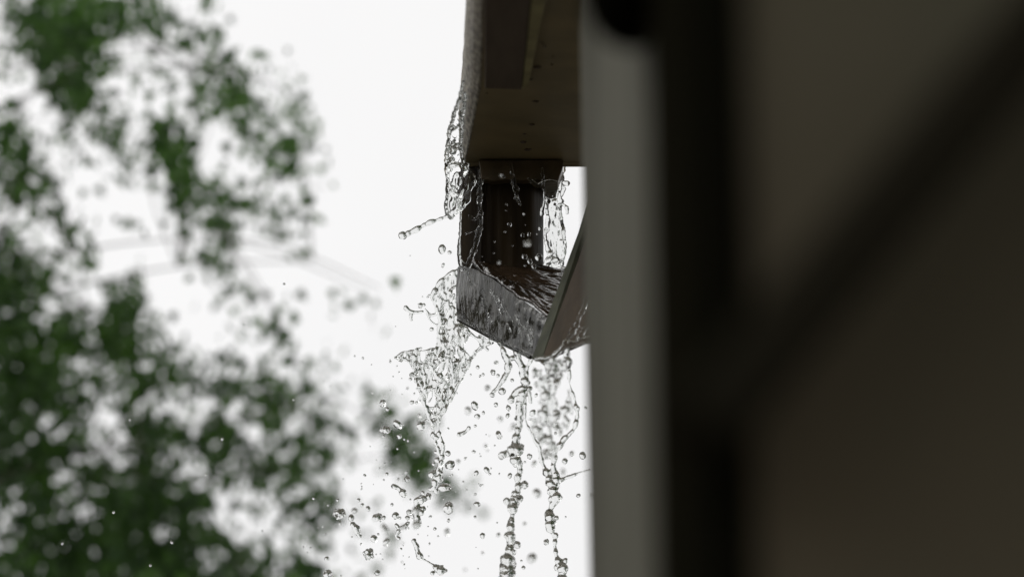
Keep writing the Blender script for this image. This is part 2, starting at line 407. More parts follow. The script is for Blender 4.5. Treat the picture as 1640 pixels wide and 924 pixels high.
GAPS = [(82,500,24,16,.9),(62,470,12,14,.5),(120,590,20,26,.75),(178,650,22,46,.97),(135,655,24,14,.6),(72,672,17,17,.9),(140,710,40,18,.75),(200,735,18,24,.8),(262,650,34,24,.9),(318,645,24,30,.95),
(270,610,18,12,.5),(385,655,26,20,.75),(400,690,20,20,.65),(298,745,34,26,.97),(385,755,28,10,.7),(440,700,30,20,.6),(480,680,24,24,.7),(500,640,16,14,.5),(420,610,20,16,.5),(350,620,16,12,.4),(395,800,44,22,.95),(410,848,44,24,.97),
(350,820,20,14,.8),(330,895,20,14,.8),(20,815,24,22,.9),(5,850,24,18,.8),(108,775,18,24,.85),(120,812,22,12,.7),(155,800,16,16,.7),(255,838,16,14,.85),(35,910,30,14,.7),(460,790,24,20,.7),(450,900,22,30,.6),(500,760,20,20,.6),(490,850,20,30,.6),(245,560,14,20,.6),(150,560,12,12,.45),(50,560,16,12,.3),(20,430,12,12,.4),(50,395,14,10,.3)]
def cover(x,y,L):
    k=1
    for cx,cy_,rx,ry,c in L:
        q=((x-cx)/rx)**2+((y-cy_)/ry)**2
        if q<9: k*=1-c*math.exp(-(q*.8)**1.5)
    return 1-k
def in_poly(x,y,poly):
    c=False
    for i in range(len(poly)):
        (a,b),(a2,b2)=poly[i],poly[(i+1)%len(poly)]
        if (b>y)!=(b2>y) and x<(a2-a)*(y-b)/(b2-b)+a: c=not c
    return c
def leaf(bm, p, size, tl, tint, rnd):
    d=Vector((rnd.gauss(0,.6),rnd.gauss(0,.6),-1+rnd.gauss(0,.55))).normalized()
    s=d.cross(Vector((rnd.gauss(0,1),rnd.gauss(0,1),rnd.gauss(0,.5)))).normalized(); nrm=d.cross(s)
    shape=[(0,0),(.34,.10),(.50,.34),(.30,.42),(.36,.74),(.15,.68),(0,1.1),(-.15,.68),(-.36,.74),(-.30,.42),(-.50,.34),(-.34,.10)]
    vs=[bm.verts.new(p+(s*x*.9+d*y+nrm*(abs(x)*.25-.12*y*y))*size) for x,y in shape]
    for tri in ((0,1,2,3,9,10,11),(3,4,5,6,7,8,9)):
        f=bm.faces.new([vs[k] for k in tri]); f[tl]=tint
def limb(bm,pts,r0,r1):
    n_=len(pts); tube(bm,pts,[r0+(r1-r0)*i/(n_-1) for i in range(n_)],seg=8)
def tree(label, cells, YT, dY, base, seed, M, extra, lsize):
    rnd=random.Random(seed)
    root=empty("maple_tree", base, label, "tree", )
    bm=bmesh.new(); tl=bm.faces.layers.float.new("tint")
    tw=bmesh.new(); anchors=[]
    for (cx,cy_,dens) in cells:
        if dens<=.02: continue
        cov=min(dens,.99)
        n_=-math.log(1-cov)*.0018*(YT/8)**2/(.21*lsize*lsize)
        k=int(n_)+(rnd.random()<n_%1)
        # leaves hang in little sprays, so the gaps between them stay open
        nsp=max(1,round(k/3)); 
        cY=YT+rnd.uniform(-dY,dY)
        for s in range(nsp if k else 0):
            c=W(cx+rnd.uniform(-11,11),cy_+rnd.uniform(-11,11),cY+rnd.uniform(-.2,.2))
            base_t=rnd.uniform(0,1)**1.2
            if rnd.random()<.12: anchors.append(c)
            for q in range(max(1,round(k/nsp))):
                p=c+Vector((rnd.gauss(0,.015),rnd.gauss(0,.05),rnd.gauss(0,.019)))
                leaf(bm,p,lsize*rnd.uniform(.65,1.25),tl,min(1,max(0,base_t*.8+rnd.uniform(-.05,.25))),rnd)
    ex0,ex1,ey0,ey1,cnt=extra
    for i in range(cnt):                    # rest of the crown, outside the picture
        px=rnd.uniform(ex0,ex1); py=rnd.uniform(ey0,ey1)
        if -30<px<1700 and -30<py<950: continue
        c=W(px,py,YT+rnd.uniform(-1,1)*1.0)
        if c.z<.9: continue
        if rnd.random()<.04: anchors.append(c)
        for q in range(4):
            leaf(bm,c+Vector((rnd.gauss(0,.05),rnd.gauss(0,.05),rnd.gauss(0,.05))),lsize*rnd.uniform(.7,1.2),tl,rnd.random(),rnd)
    obj("crown",bm,M,root)
    bx=Vector(base); top=bx+Vector((.3,0,0)); 
    hub=[]
    h=max(a.z for a in anchors)
    for k in range(9):
        z=.8+(h*.85-.8)*k/8
        hub.append(Vector((bx.x+.12*math.sin(z*1.7),bx.y+.1*math.cos(z*1.3),z)))
    tr=bmesh.new(); limb(tr,[bx+Vector((0,0,-.1))]+hub,.13,.025)
    mains=[]
    rnd.shuffle(anchors)
    ends=anchors[:16]
    for e in ends:
        hb=min(hub,key=lambda q:abs(q.z-(e.z-.35*abs(e.x-bx.x))))
        mid=hb.lerp(e,.5)+Vector((0,rnd.uniform(-.1,.1),.12))
        pts=[hb,hb.lerp(mid,.5)+Vector((0,0,.03)),mid,mid.lerp(e,.5)+Vector((0,0,.03)),e]
        limb(tr,pts,.0045,.0015); mains+=pts[2:]
    for e in anchors[16:130]:
        b_=min(mains,key=lambda q:(q-e).length)
        mid=b_.lerp(e,.5)+Vector((rnd.uniform(-.04,.04),0,rnd.uniform(0,.06)))
        limb(tr,[b_,mid,e],.002,.0009)
    obj("trunk",tr,M_bark,root,smooth=True)
    return root
cellsA=[];cellsB=[]
for yy in range(-30,960,20):
    for xx in range(-30,800,20):
        a=min(.985,1.28*cover(xx,yy,SPRAYS)); b=min(.97,1.4*cover(xx,yy,TWIG))
        m=sum(in_poly(xx+dx,yy+dy,MASS) for dx in (-14,0,14) for dy in (-14,0,14))/9
        b=max(b,m*(.975 if xx<330 else .93)*(1-cover(xx,yy,GAPS)))
        cellsA.append((xx,yy,a)); cellsB.append((xx,yy,b))
def below(px,py,Y): p=W(px,py,Y); return (p.x,p.y,0)
tree("tall broadleaf tree with loose drooping sprays at upper left against white sky",cellsA,5.5,.6,below(-330,900,5.7),3,M_leafA,(-700,-20,-700,420,2600),.027)
tree("dense dark broadleaf tree filling the lower left, below the loose sprays",cellsB,6.0,.6,below(-520,1500,6.2),5,M_leafB,(-600,560,930,1300,2600),.029)
bmx=None

# ---------------------------------------------------------------- water
def blob(bm,c,r,squash=(1,1,1),sub=3,rough=.12):
    ret=bmesh.ops.create_icosphere(bm,subdivisions=sub,radius=1)
    for v in ret['verts']:
        d=v.co.copy(); f=1+rough*noise.noise(d*1.7+c*90)
        v.co=c+Vector((d.x*r*squash[0],d.y*r*squash[1],d.z*r*squash[2]))*f
def inside(p,poly):
    x,y=p;c=False;n_=len(poly)
    for i in range(n_):
        x0_,y0_=poly[i];x1_,y1_=poly[(i+1)%n_]
        if (y0_>y)!=(y1_>y) and x<(x1_-x0_)*(y-y0_)/(y1_-y0_)+x0_: c=not c
    return c
def sheet(bm,poly,Y,thick=.0011,amp=.006,seed=0,step=1.6,hole=.33,ripple=.0016,flow=(1,.35)):
    "thin torn film of water: outline, distance, thickness with ripples, holes where it has torn"
    xs=[p[0] for p in poly];ys=[p[1] for p in poly]
    nx=int((max(xs)-min(xs))/step)+1;ny=int((max(ys)-min(ys))/step)+1
    sv=Vector((seed*7.1,seed*3.3,seed))
    V={}
    def ok(i,j):
        x=min(xs)+i*step;y=min(ys)+j*step
        wob=Vector((x*.06,y*.06,seed)); nx_=noise.noise(wob)*6; ny_=noise.noise(wob+Vector((9,3,1)))*6
        if not inside((x+nx_,y+ny_),poly): return False
        return noise.noise(Vector((x*.045,y*.035,seed*2.2)))+.35*noise.noise(Vector((x*.12,y*.1,seed)))<hole
    def vert(i,j):
        if (i,j) in V: return V[(i,j)]
        x=min(xs)+i*step;y=min(ys)+j*step
        q=Vector((x*.035*flow[0],y*.035*flow[1],seed))
        yy=(Y if not callable(Y) else Y(x,y))+amp*noise.noise(q*1.0+sv)+amp*.35*noise.noise(q*3.1+sv)
        t=thick+ripple*abs(noise.noise(q*2.8+sv))+ripple*.6*abs(noise.noise(q*5.5+sv))
        p=W(x,y,yy); V[(i,j)]=(bm.verts.new(p+Vector((0,-t,0))),bm.verts.new(p+Vector((0,t,0)))); return V[(i,j)]
    cells={(i,j) for i in range(nx) for j in range(ny) if ok(i+.5,j+.5)}
    for (i,j) in cells:
        q=[vert(i,j),vert(i+1,j),vert(i+1,j+1),vert(i,j+1)]
        bm.faces.new([v[0] for v in q]); bm.faces.new([v[1] for v in q][::-1])
        for (di,dj,a,b) in ((0,-1,0,1),(1,0,1,2),(0,1,2,3),(-1,0,3,0)):
            if (i+di,j+dj) not in cells:
                bm.faces.new((q[a][0],q[a][1],q[b][1],q[b][0]))
    return cells
def px_tube(bm,pts,Y,jit=1,seed=0):
    "pts: (px,py,radius in px[,dY])"
    P=[W(p[0],p[1],Y+(p[3] if len(p)>3 else 0)) for p in pts]
    tube(bm,P,[p[2]*S for p in pts],seg=12,jit=jit,seed=seed)
def finish(name,bm,label,cat,group=None,voxel=.0006,smooth=2,disp=.0006,dsize=.004,keep=False):
    me=bpy.data.meshes.new(name); bm.to_mesh(me); bm.free()
    o=link(name,me,M_water)
    r=o.modifiers.new("remesh",'REMESH'); r.mode='VOXEL'; r.voxel_size=voxel; r.use_smooth_shade=True
    s=o.modifiers.new("smooth",'SMOOTH'); s.factor=.5; s.iterations=smooth
    if disp:
        tx=bpy.data.textures.new(name+"_ripple",'CLOUDS'); tx.noise_scale=dsize; tx.noise_depth=1
        d_=o.modifiers.new("ripple",'DISPLACE'); d_.texture=tx; d_.strength=disp*2; d_.mid_level=.5; d_.texture_coords='GLOBAL'
    # apply, keep only the largest connected body
    dg=bpy.context.evaluated_depsgraph_get(); ev=o.evaluated_get(dg)
    nm=bpy.data.meshes.new_from_object(ev); o.modifiers.clear()
    b2=bmesh.new(); b2.from_mesh(nm); b2.verts.ensure_lookup_table()
    seen=set(); comps=[]
    for v in b2.verts:
        if v.index in seen: continue
        stack=[v]; seen.add(v.index); c=[]
        while stack:
            u=stack.pop(); c.append(u)
            for e in u.link_edges:
                x=e.other_vert(u)
                if x.index not in seen: seen.add(x.index); stack.append(x)
        comps.append(c)
    comps.sort(key=len,reverse=True)
    for c in ([] if keep else comps[1:]):
        bmesh.ops.delete(b2,geom=c,context='VERTS')
    b2.to_mesh(nm); b2.free()
    o.data=nm
    for p in nm.polygons: p.use_smooth=True
    if not nm.materials: nm.materials.append(M_water)
    return tag(o,label,cat,group)
rw=random.Random(77)
def strands(bm,poly,Y,n_,rad=(.8,2.0),length=40,dirv=(0,1),seed=0):
    xs=[p[0] for p in poly];ys=[p[1] for p in poly];k=0
    while k<n_:
        x=rw.uniform(min(xs),max(xs));y=rw.uniform(min(ys),max(ys))
        if not inside((x,y),poly): continue
        pts=[];dx,dy=dirv;dx+=rw.gauss(0,.45);dy+=rw.gauss(0,.3);m=rw.randint(4,7)
        r0=rw.uniform(*rad)
        for q in range(m):
            yy=(Y if not callable(Y) else Y(x,y))
            pts.append((x,y,r0*rw.uniform(.5,1.5),yy-2.3+rw.uniform(-.003,.003)))
            x+=dx*length/m;y+=dy*length/m;dx+=rw.gauss(0,.3);dy+=rw.gauss(0,.2)
            if not inside((x,y),poly): break
        if len(pts)>2: px_tube(bm,pts,2.3,.6,seed+k)
        k+=1
def blobs_in(bm,poly,Y,n_,r=(1.5,4)):
    xs=[p[0] for p in poly];ys=[p[1] for p in poly];k=0
    while k<n_:
        x=rw.uniform(min(xs),max(xs));y=rw.uniform(min(ys),max(ys))
        if not inside((x,y),poly): continue
        yy=(Y if not callable(Y) else Y(x,y))
        blob(bm,W(x,y,yy+rw.uniform(-.002,.002)),rw.uniform(*r)*S,(1,.8,1.1)); k+=1

# 1 overflow running down the outer rim of the gutter, throwing a finger to the left
def YR(x,y): return (2.236*1138/(1400-y) if y<262 else 2.236)-.002
bm=bmesh.new()
poly=[(742,135),(733,165),(722,205),(715,240),(716,290),(714,330),(722,350),(735,340),(752,322),(762,290),(748,262),(742,235),(744,190),(747,160)]
sheet(bm,poly,YR,seed=1,thick=.0016,hole=.42,amp=.008,ripple=.0022)
for k,pts in enumerate([[(742,130,2),(735,160,3),(725,190,3),(718,225,3),(715,262,3),(717,300,3),(714,335,3),(722,350,3)],
 [(746,150,3),(740,200,3),(738,240,3),(744,275,4),(738,310,3),(728,345,3)],
 [(738,325,3),(725,340,4),(712,348,3.4),(700,352,2.2),(688,357,4.5),(674,364,4),(662,371,5),(650,376,4)]]):
    px_tube(bm,[(p[0],p[1],p[2],YR(*p[:2])-.004-2.3) for p in pts],2.3,.9,k+1)
blob(bm,W(645,377,2.232),7*S)
blobs_in(bm,poly,YR,22,(3,6)); strands(bm,poly,YR,12,(1,2.2),50,(0,1),5)
finish("water_overflow",bm,"wrinkled ribbon of water clinging to the gutter rim with one long finger flung left","splash",disp=.0004,dsize=.006)

# 2 trickle down the left edge of the downspout
bm=bmesh.new()
px_tube(bm,[(772,262,2.5),(770,290,4),(768,320,4.5),(771,350,3.5),(765,375,5),(760,400,4.5),(752,418,6),(745,432,5)],2.232,1,9)
px_tube(bm,[(752,345,2.5),(760,352,3),(768,345,2.5)],2.232,1,10)
px_tube(bm,[(745,375,1.5),(758,370,2),(766,372,2)],2.232,1,10)
px_tube(bm,[(738,340,1.6),(736,380,2),(735,410,3),(738,432,4)],2.233,1,11)
px_tube(bm,[(735,410,2.5),(745,425,3),(755,420,3)],2.232,1,12)
finish("water_trickle",bm,"narrow clear trickle running down the left edge of the brown downspout","trickle")

# 3 bright curtain right of the pipe
bm=bmesh.new()
poly=[(868,286),(905,284),(899,330),(902,360),(906,390),(902,428),(872,432),(880,400),(872,360),(876,320)]
sheet(bm,poly,2.262,seed=4,thick=.0015,hole=.6,amp=.007,ripple=.0020,flow=(1.3,.5))
px_tube(bm,[(903,262,3),(899,285,4),(896,310,3),(897,335,3),(902,365,3),(904,395,3),(900,425,4)],2.258,1,21)
px_tube(bm,[(877,288,3),(874,320,3),(878,350,4),(873,380,3),(879,405,4),(872,430,4)],2.258,1,22)
blob(bm,W(908,294,2.258),5*S); px_tube(bm,[(898,290,3),(908,294,3)],2.258,1,3)
px_tube(bm,[(893,330,2),(902,328,2),(908,335,3),(908,342,2)],2.258,1,24)
blobs_in(bm,poly,2.26,8,(3,6))
finish("water_curtain",bm,"bright water curtain falling beside the right edge of the brown downspout","splash")

# drips on the collar
bm=bmesh.new(); px_tube(bm,[(818,262,2),(820,280,3),(822,290,4),(826,300,6),(826,308,4)],2.212,.6,31); px_tube(bm,[(826,308,2.5),(828,316,3.5),(833,326,2.5)],2.212,.5,32)
finish("water_drip",bm,"lens shaped drip hanging before the middle of the brown downspout","drip",voxel=.0005)
bm=bmesh.new(); px_tube(bm,[(868,270,2),(869,281,3),(871,300,2),(872,320,1.8),(869,335,3),(868,345,4)],2.214,.6,33)
finish("water_drip",bm,"thread thin drip with round end before the right side of the downspout","drip",voxel=.0005)
bm=bmesh.new(); px_tube(bm,[(846,286,2),(854,293,3),(862,297,3),(870,292,2),(882,290,2.5),(893,292,2)],2.214,.8,34)
finish("water_drip",bm,"curved bead of water caught under the right half of the collar","drip",voxel=.0005)

# 4 splash crown thrown off the left of the outlet box and the torn sheet below it
def YS(x,y): return 2.275+.03*max(0,(740-x))/100-.01*max(0,(y-560))/100
bm=bmesh.new()
pA=[(742,430),(728,436),(712,447),(700,460),(692,475),(698,492),(706,510),(700,540),(698,565),(705,575),(728,570),(738,540),(733,515),(735,470)]
sheet(bm,pA,YS,seed=7,thick=.0012,hole=.28,ripple=.0022,amp=.012)
pB=[(632,573),(655,562),(700,558),(706,535),(738,522),(790,548),(765,562),(748,590),(738,610),(722,640),(708,665),(702,690),(690,680),(680,660),(672,640),(668,615),(660,592),(645,577)]
sheet(bm,pB,YS,seed=8,thick=.0010,hole=.16,ripple=.0019,amp=.014,flow=(1.4,.5))
for k,pts in enumerate([
 [(742,430,4),(722,438,3),(705,452,3),(692,475,3),(700,495,3),(706,515,4),(702,545,3),(706,570,4)],
 [(632,573,1.5),(650,564,3),(672,562,2.6),(700,560,3.5),(715,548,3)],
 [(632,573,1.5),(655,578,2.2),(666,600,2.5),(672,625,2.2),(682,650,2),(692,680,3),(697,705,2.4),(703,725,3),(707,750,3.5),(702,770,4),(692,783,5)],
 [(790,548,2.5),(765,560,3),(748,590,2.5),(738,608,3),(722,640,2.5),(706,668,3),(703,690,2.5),(710,715,3),(706,740,3),(695,765,3)],
 [(735,520,4),(720,550,4),(712,575,4),(706,600,3),(715,620,3),(706,650,3.5)],
 [(700,560,3),(690,580,4),(697,600,3),(710,612,3.4),(700,640,3)],
 [(665,570,4),(668,582,3),(690,590,3),(705,610,3)],
 [(738,525,3),(755,535,4),(768,545,3),(775,555,3.5),(782,562,2.5)],
 [(735,445,4),(738,470,3),(732,495,4),(737,520,4),(750,530,4)],
 [(692,475,2.5),(686,473,2)],
 [(706,500,3),(690,505,2),(684,500,2.5),(680,494,2)],
 [(712,470,3),(718,490,3),(712,508,3)],
 [(684,500,2),(690,514,2),(702,522,2.5)]]):
    px_tube(bm,[(p[0],p[1],p[2],YS(p[0],p[1])-2.3) for p in pts],2.3,1,40+k)
strands(bm,pA,YS,26,(1,2.4),40,(0,1),60); strands(bm,pB,YS,26,(.8,2.0),80,(.05,1),90)
blobs_in(bm,pA,YS,9,(2,4.5)); blobs_in(bm,pB,YS,9,(1.8,4))
blobs_in(bm,[(686,690),(704,685),(715,740),(700,790),(682,780),(694,740)],YS,26,(3,5.5))
blob(bm,W(674,682,2.285),7.5*S); px_tube(bm,[(674,682,2,-.015),(684,672,2,-.015),(692,680,2,-.015)],2.3,.6,3)
finish("water_sheet",bm,"large torn sheet of water thrown from the left of the outlet box, narrowing downwards","splash",disp=.0012,dsize=.011)

# 5 middle stream
bm=bmesh.new(); Y=2.19
for _f in (1,):
  pass
px_tube(bm,[(798,548,3),(806,562,5),(812,578,5),(812,592,4.5),(807,606,4),(799,617,3),(790,630,3)],Y,.9,120)
blob(bm,W(788,632,Y),4.5*S)
px_tube(bm,[(826,560,5),(832,578,5),(838,595,6),(841,612,5.5),(838,626,7),(834,645,7),(832,670,5.5),(829,692,5.5),(826,706,8),(824,722,11),(828,738,8.5),(832,750,5.5),(830,768,5),(829,785,5),(824,798,8),(820,812,8),(821,826,2.8),(819,842,6.5),(820,856,8),(816,872,6),(818,884,7),(813,900,10),(811,920,12),(808,945,12),(812,985,8),(809,1040,9)],Y,1,121)
px_tube(bm,[(812,578,4),(822,574,4),(832,580,4)],Y,1,122)
px_tube(bm,[(838,620,5),(826,628,4.5),(819,640,5)],Y,.6,123); px_tube(bm,[(842,620,4),(848,632,3.5),(849,645,2.5)],Y,.6,124)
px_tube(bm,[(824,724,6),(812,726,6),(804,729,6)],Y,.6,125)
for b in ((849,622,4),(846,613,4),(804,729,6.5),(829,688,5),(834,715,5),(840,776,6.5),(824,790,5),(812,802,6),(832,798,6),(822,815,7),(812,857,5),(828,872,6),(822,884,5),(836,641,5),(826,670,3),(819,640,6),(818,905,9)):
    blob(bm,W(b[0],b[1],Y+rw.uniform(-.004,.004)),b[2]*S)
finish("water_stream",bm,"beaded middle stream falling from the lowest corner of the outlet box","stream",disp=.0007,dsize=.004)

# 6 right stream, nearer the post
bm=bmesh.new(); Y=2.37
px_tube(bm,[(858,560,6),(845,590,4),(842,625,3),(840,655,3),(843,678,3),(855,700,3),(864,720,3.5),(870,745,5),(878,768,6),(886,785,8),(892,798,7),(884,812,5),(880,828,8),(882,845,7),(888,860,4),(890,876,4),(893,892,6),(900,910,9),(902,930,8),(898,975,6),(900,1030,7)],Y,1,140)
px_tube(bm,[(905,560,4),(912,590,3),(913,615,2.6),(920,640,3),(924,660,4),(919,685,3.5),(905,703,5),(892,718,5),(886,742,5),(890,765,7),(890,785,6)],Y,1,141)
px_tube(bm,[(896,770,6),(905,766,3),(916,762,2.4),(930,756,1.4),(945,752,1.2)],Y,.6,142)
pC=[(850,575),(905,575),(912,625),(918,655),(905,700),(888,730),(872,735),(858,700),(845,670),(845,620)]
blobs_in(bm,[(872,750),(900,760),(898,800),(880,800)],Y,14,(4,6.5))
blobs_in(bm,[(874,815),(890,815),(890,860),(876,850)],Y,8,(4,6)); blobs_in(bm,[(893,890),(908,890),(908,930),(893,930)],Y,6,(4,7))
finish("water_stream",bm,"forked right hand stream, two arms joining to one beside the grey post","stream",disp=.0012,dsize=.009)

bm=bmesh.new(); YC=2.0
sheet(bm,[(858,578),(905,572),(912,625),(918,655),(905,700),(888,730),(872,735),(858,700),(845,670),(848,620)],YC,seed=15,thick=.0012,hole=.03,ripple=.0018,amp=.010,flow=(1,.6))
strands(bm,pC,YC,13,(1.2,3),60,(.1,1),150); blobs_in(bm,pC,YC,14,(3.5,7))
finish("water_veil",bm,"soft unfocused veil of water hanging in front of the forked right hand stream","splash",disp=.0012,dsize=.009)
# 7 water flung over the top of the box and behind the plate
bm=bmesh.new()
px_tube(bm,[(738,448,4),(748,432,4),(762,423,4),(780,421,3),(800,424,2.5),(820,427,2.5),(845,431,3),(870,434,3.5),(892,434,4),(905,428,3)],2.272,1,160)
px_tube(bm,[(870,434,3),(888,440,3),(905,436,3)],2.262,1,161)
px_tube(bm,[(876,425,3),(884,418,3.5),(893,416,3)],2.262,1,162)
px_tube(bm,[(795,424,2),(802,432,3),(804,440,2)],2.262,1,163)
px_tube(bm,[(760,424,4),(780,440,4),(800,452,3.4),(822,466,3.5),(845,478,3.5),(864,500,3.5)],2.236,1,164)
for k in range(26):                          # rivulets streaking over the wet flank and the top
    x=rw.uniform(742,852); t=(x-733)/126; ya=426+t*86; yb=514+t*60
    y=ya+rw.uniform(0,.5)*(yb-ya); pts=[]
    for q in range(5):
        pts.append((x,y,rw.uniform(.6,1.6),2.245-.08*((x-733)/126)-.0055-2.3)); x+=rw.uniform(-1,6); y+=rw.uniform(5,11)
        if y>yb-3 or x>856: break
    if len(pts)>2: px_tube(bm,pts,2.3,.8,200+k)
for k in range(9):
    x=rw.uniform(775,840); y=430+(x-775)*.75+rw.uniform(-6,8); dY=2.232-.06*(x-775)/100-2.3
    px_tube(bm,[(x+q*9,y+q*7.5+rw.uniform(-1.5,1.5),rw.uniform(.8,2.0),dY-.006*q) for q in range(4)],2.3,.8,240+k)
px_tube(bm,[(745,440,3,-.062),(750,470,3,-.066),(745,500,3,-.062),(758,520,3,-.07),(790,540,3,-.092),(820,556,3,-.112),(850,573,3,-.135)],2.3,.9,260)
finish("water_fringe",bm,"rippled fringe of water lapping the upper edges and flank of the outlet box","splash",voxel=.0005,disp=.0004,keep=True)
bm=bmesh.new()
px_tube(bm,[(858,576,4),(874,574,5),(890,566,5),(905,556,6),(920,550,5),(940,544,6),(955,540,5)],2.085,1,170)
px_tube(bm,[(905,552,5),(918,530,5),(930,505,4),(940,480,4)],2.085,1,171); px_tube(bm,[(925,548,4),(934,530,4),(944,520,4)],2.082,1,172)
px_tube(bm,[(868,575,4),(880,592,5),(884,606,4)],2.085,1,173); px_tube(bm,[(906,552,3),(908,570,5),(910,580,7),(908,590,4)],2.085,.5,174)
finish("water_fringe",bm,"soft ropy water running along the lower edge of the slanting end plate","splash")
bm=bmesh.new()
px_tube(bm,[(649,492,4),(656,498,3),(662,500,3),(672,500,2.5),(678,499,2)],2.28,.5,180); px_tube(bm,[(661,500,2.5),(658,506,3),(659,513,3)],2.28,.5,181)
finish("water_fling",bm,"small forked wisp of water in the air left of the outlet box","splash",voxel=.0005,disp=.0003)
bm=bmesh.new(); px_tube(bm,[(734,696,4.5),(741,694,3.5),(748,689,3),(752,684,4)],2.27,.4,182)
finish("water_fling",bm,"short bent worm of water between the torn sheet and middle stream","splash",voxel=.0005,disp=.0003)
bm=bmesh.new(); px_tube(bm,[(628,778,5),(637,782,4),(645,788,6),(648,794,5)],2.27,.9,183)
finish("water_fling",bm,"lumpy string of joined drops left of the torn sheet's tail","splash",voxel=.0005)
bm=bmesh.new(); px_tube(bm,[(686,797,5),(668,800,4),(668,815,5),(665,820,7),(668,838,6.5),(666,845,4)],2.28,1,184); blobs_in(bm,[(655,800),(690,780),(690,800),(672,842),(660,842)],2.28,9,(3,5))
finish("water_fling",bm,"ragged knotted tail of water hanging just below the torn sheet","splash",voxel=.0005)
bm=bmesh.new(); px_tube(bm,[(633,838,3),(638,848,4),(634,858,3),(640,862,3)],2.28,1,185); px_tube(bm,[(638,846,3),(648,842,4),(655,836,4)],2.28,1,186)
finish("water_fling",bm,"crooked wisp of water low down, beside the knotted tail","splash",voxel=.0005)
bm=bmesh.new(); px_tube(bm,[(662,864,3.5),(668,877,4),(671,889,5.5),(680,896,2),(692,903,1.5),(700,908,5),(707,911,8),(716,912,3)],2.27,.7,187); blob(bm,W(693,917,2.27),4*S);px_tube(bm,[(693,917,2),(703,912,3)],2.27,.4,3)
finish("water_fling",bm,"bead string ending in a plump drop at the bottom of the picture","splash",voxel=.0005)
bm=bmesh.new(); px_tube(bm,[(563,838,5),(570,845,6),(574,852,5),(578,858,5)],2.28,1,188)
finish("water_fling",bm,"lumpy cluster of joined drops at the far left of the spray","splash",voxel=.0005)

# ---------------------------------------------------------------- single drops
protos=[]
rp=random.Random(5)
for k in range(8):
    bm=bmesh.new(); bmesh.ops.create_icosphere(bm,subdivisions=4,radius=1)
    a=[.05,.12,.18,.28,.36,.5,.22,.3][k]
    for v in bm.verts:
        d=v.co.copy(); v.co=d*(1+a*noise.noise(d*1.3+Vector((k*5,0,0)))+a*.4*noise.noise(d*3+Vector((0,k*5,0))))
        if k==7 : v.co.z*= 1.25+ .35*max(0,d.z)
    me=bpy.data.meshes.new("water_drop"); bm.to_mesh(me); bm.free(); me.materials.append(M_water)
    for p in me.polygons: p.use_smooth=True
    protos.append(me)
DROPS=[]
def drop(px,py,r,Y=None,label=None,sq=None,k=None):
    if Y is None: Y=2.28+(rp.uniform(-.05,.05) if rp.random()<.75 else rp.choice((rp.uniform(-.45,-.15),rp.uniform(.15,.6))))
    if py<435 and px>733: Y=min(Y,2.205+rp.uniform(-.01,.01))
    o=bpy.data.objects.new("water_drop",protos[rp.choice((0,0,1,1,2,2,3,4,6,7)) if k is None else k]); scn.collection.objects.link(o)
    o.location=W(px,py,Y); s=r*S*Y/2.3
    q=sq or (rp.uniform(.75,1.1),1,rp.uniform(.85,1.35))
    o.scale=(s*q[0],s*q[1],s*q[2]); o.rotation_euler=(rp.uniform(-.4,.4),rp.uniform(-.7,.7),rp.uniform(0,6))
    if label: tag(o,label,"water drop")
    else: DROPS.append((px,py,r,o))
    return o
D4=[(82,52,8),(135,92,5),(205,330,22),(232,365,11),(295,460,26),(210,535,12),(385,155,17),(375,182,11),(385,325,14),(430,405,14),(790,108,12),(805,162,8),(823,152,9),(850,235,18),(1002,188,12),(940,255,21),(772,345,25),(730,375,21),(788,410,17),(825,388,10),(902,338,14),(928,428,17),(920,525,22),(765,628,13),(712,670,8),(668,692,14),(632,772,6),(605,637,18),(1110,657,19),(1138,702,18),(1368,640,13),(1328,685,17),(845,740,17),(780,760,14),(988,775,14),(350,755,10),(230,765,12),(355,795,18),(300,795,8),(95,775,8),(980,360,16),(975,405,13),(1010,470,15),(993,490,8),(775,470,10),(608,485,7),(840,593,9),(893,590,6),(860,530,5),(842,522,4),(850,622,7),(1080,692,8),(222,600,6),(135,408,4),(268,165,5),(250,75,7),(292,100,5),(250,250,5),(357,238,8),(408,160,8),(415,240,7),(412,325,10),(360,560,8),(305,535,16),(218,700,6),(210,803,6),(72,825,6),(75,843,6),(165,680,3),(672,738,4),(700,812,6),(820,832,6),(795,825,5),(865,765,9),(1180,325,12),(1275,455,8),(1270,515,9),(1145,540,5),(1455,358,9),(1408,362,12),(1150,280,12),(885,140,18),(905,80,14),(915,160,12)]
for x,y,r in D4: drop(560+x/3.85,560+y/3.85,max(1.1,r/3.85))
D5=[(715,433,8),(815,455,9),(805,517,17),(1000,538,14),(1087,533,11),(1230,473,10),(323,343,12),(342,370,10),(300,400,15),(375,390,16),(282,440,16),(460,440,13),(465,500,22),(407,555,20),(475,572,19),(208,343,9),(505,368,9),(148,663,14),(425,740,16),(355,208,8),(635,400,20),(640,475,22),(525,428,20),(565,490,14),(600,410,18),(590,440,14),(548,440,8),(1000,632,8),(1350,572,15),(1225,712,11),(1450,130,16),(1488,90,13),(1390,110,24),(1405,440,14),(1595,320,12),(1525,318,13),(905,725,8),(710,582,6),(700,378,4),(565,580,7),(555,610,7),(560,682,6),(418,640,5),(335,583,6),(222,470,9),(200,480,5),(225,758,5),(20,600,4),(60,605,7),(140,530,7),(470,140,6),(465,50,5),(460,233,5),(340,268,4),(238,228,4),(75,335,6),(540,228,6),(590,228,8),(570,235,6),(595,497,5),(605,340,6),(660,322,8),(740,500,9),(757,540,6),(960,312,8),(960,435,7),(1080,467,6),(1213,675,8),(1018,48,10),(1067,45,5),(990,262,7),(985,90,4),(895,243,5),(930,388,5),(430,530,7),(285,545,6),(1092,200,5),(1440,190,14),(1455,435,6),(1345,575,5)]
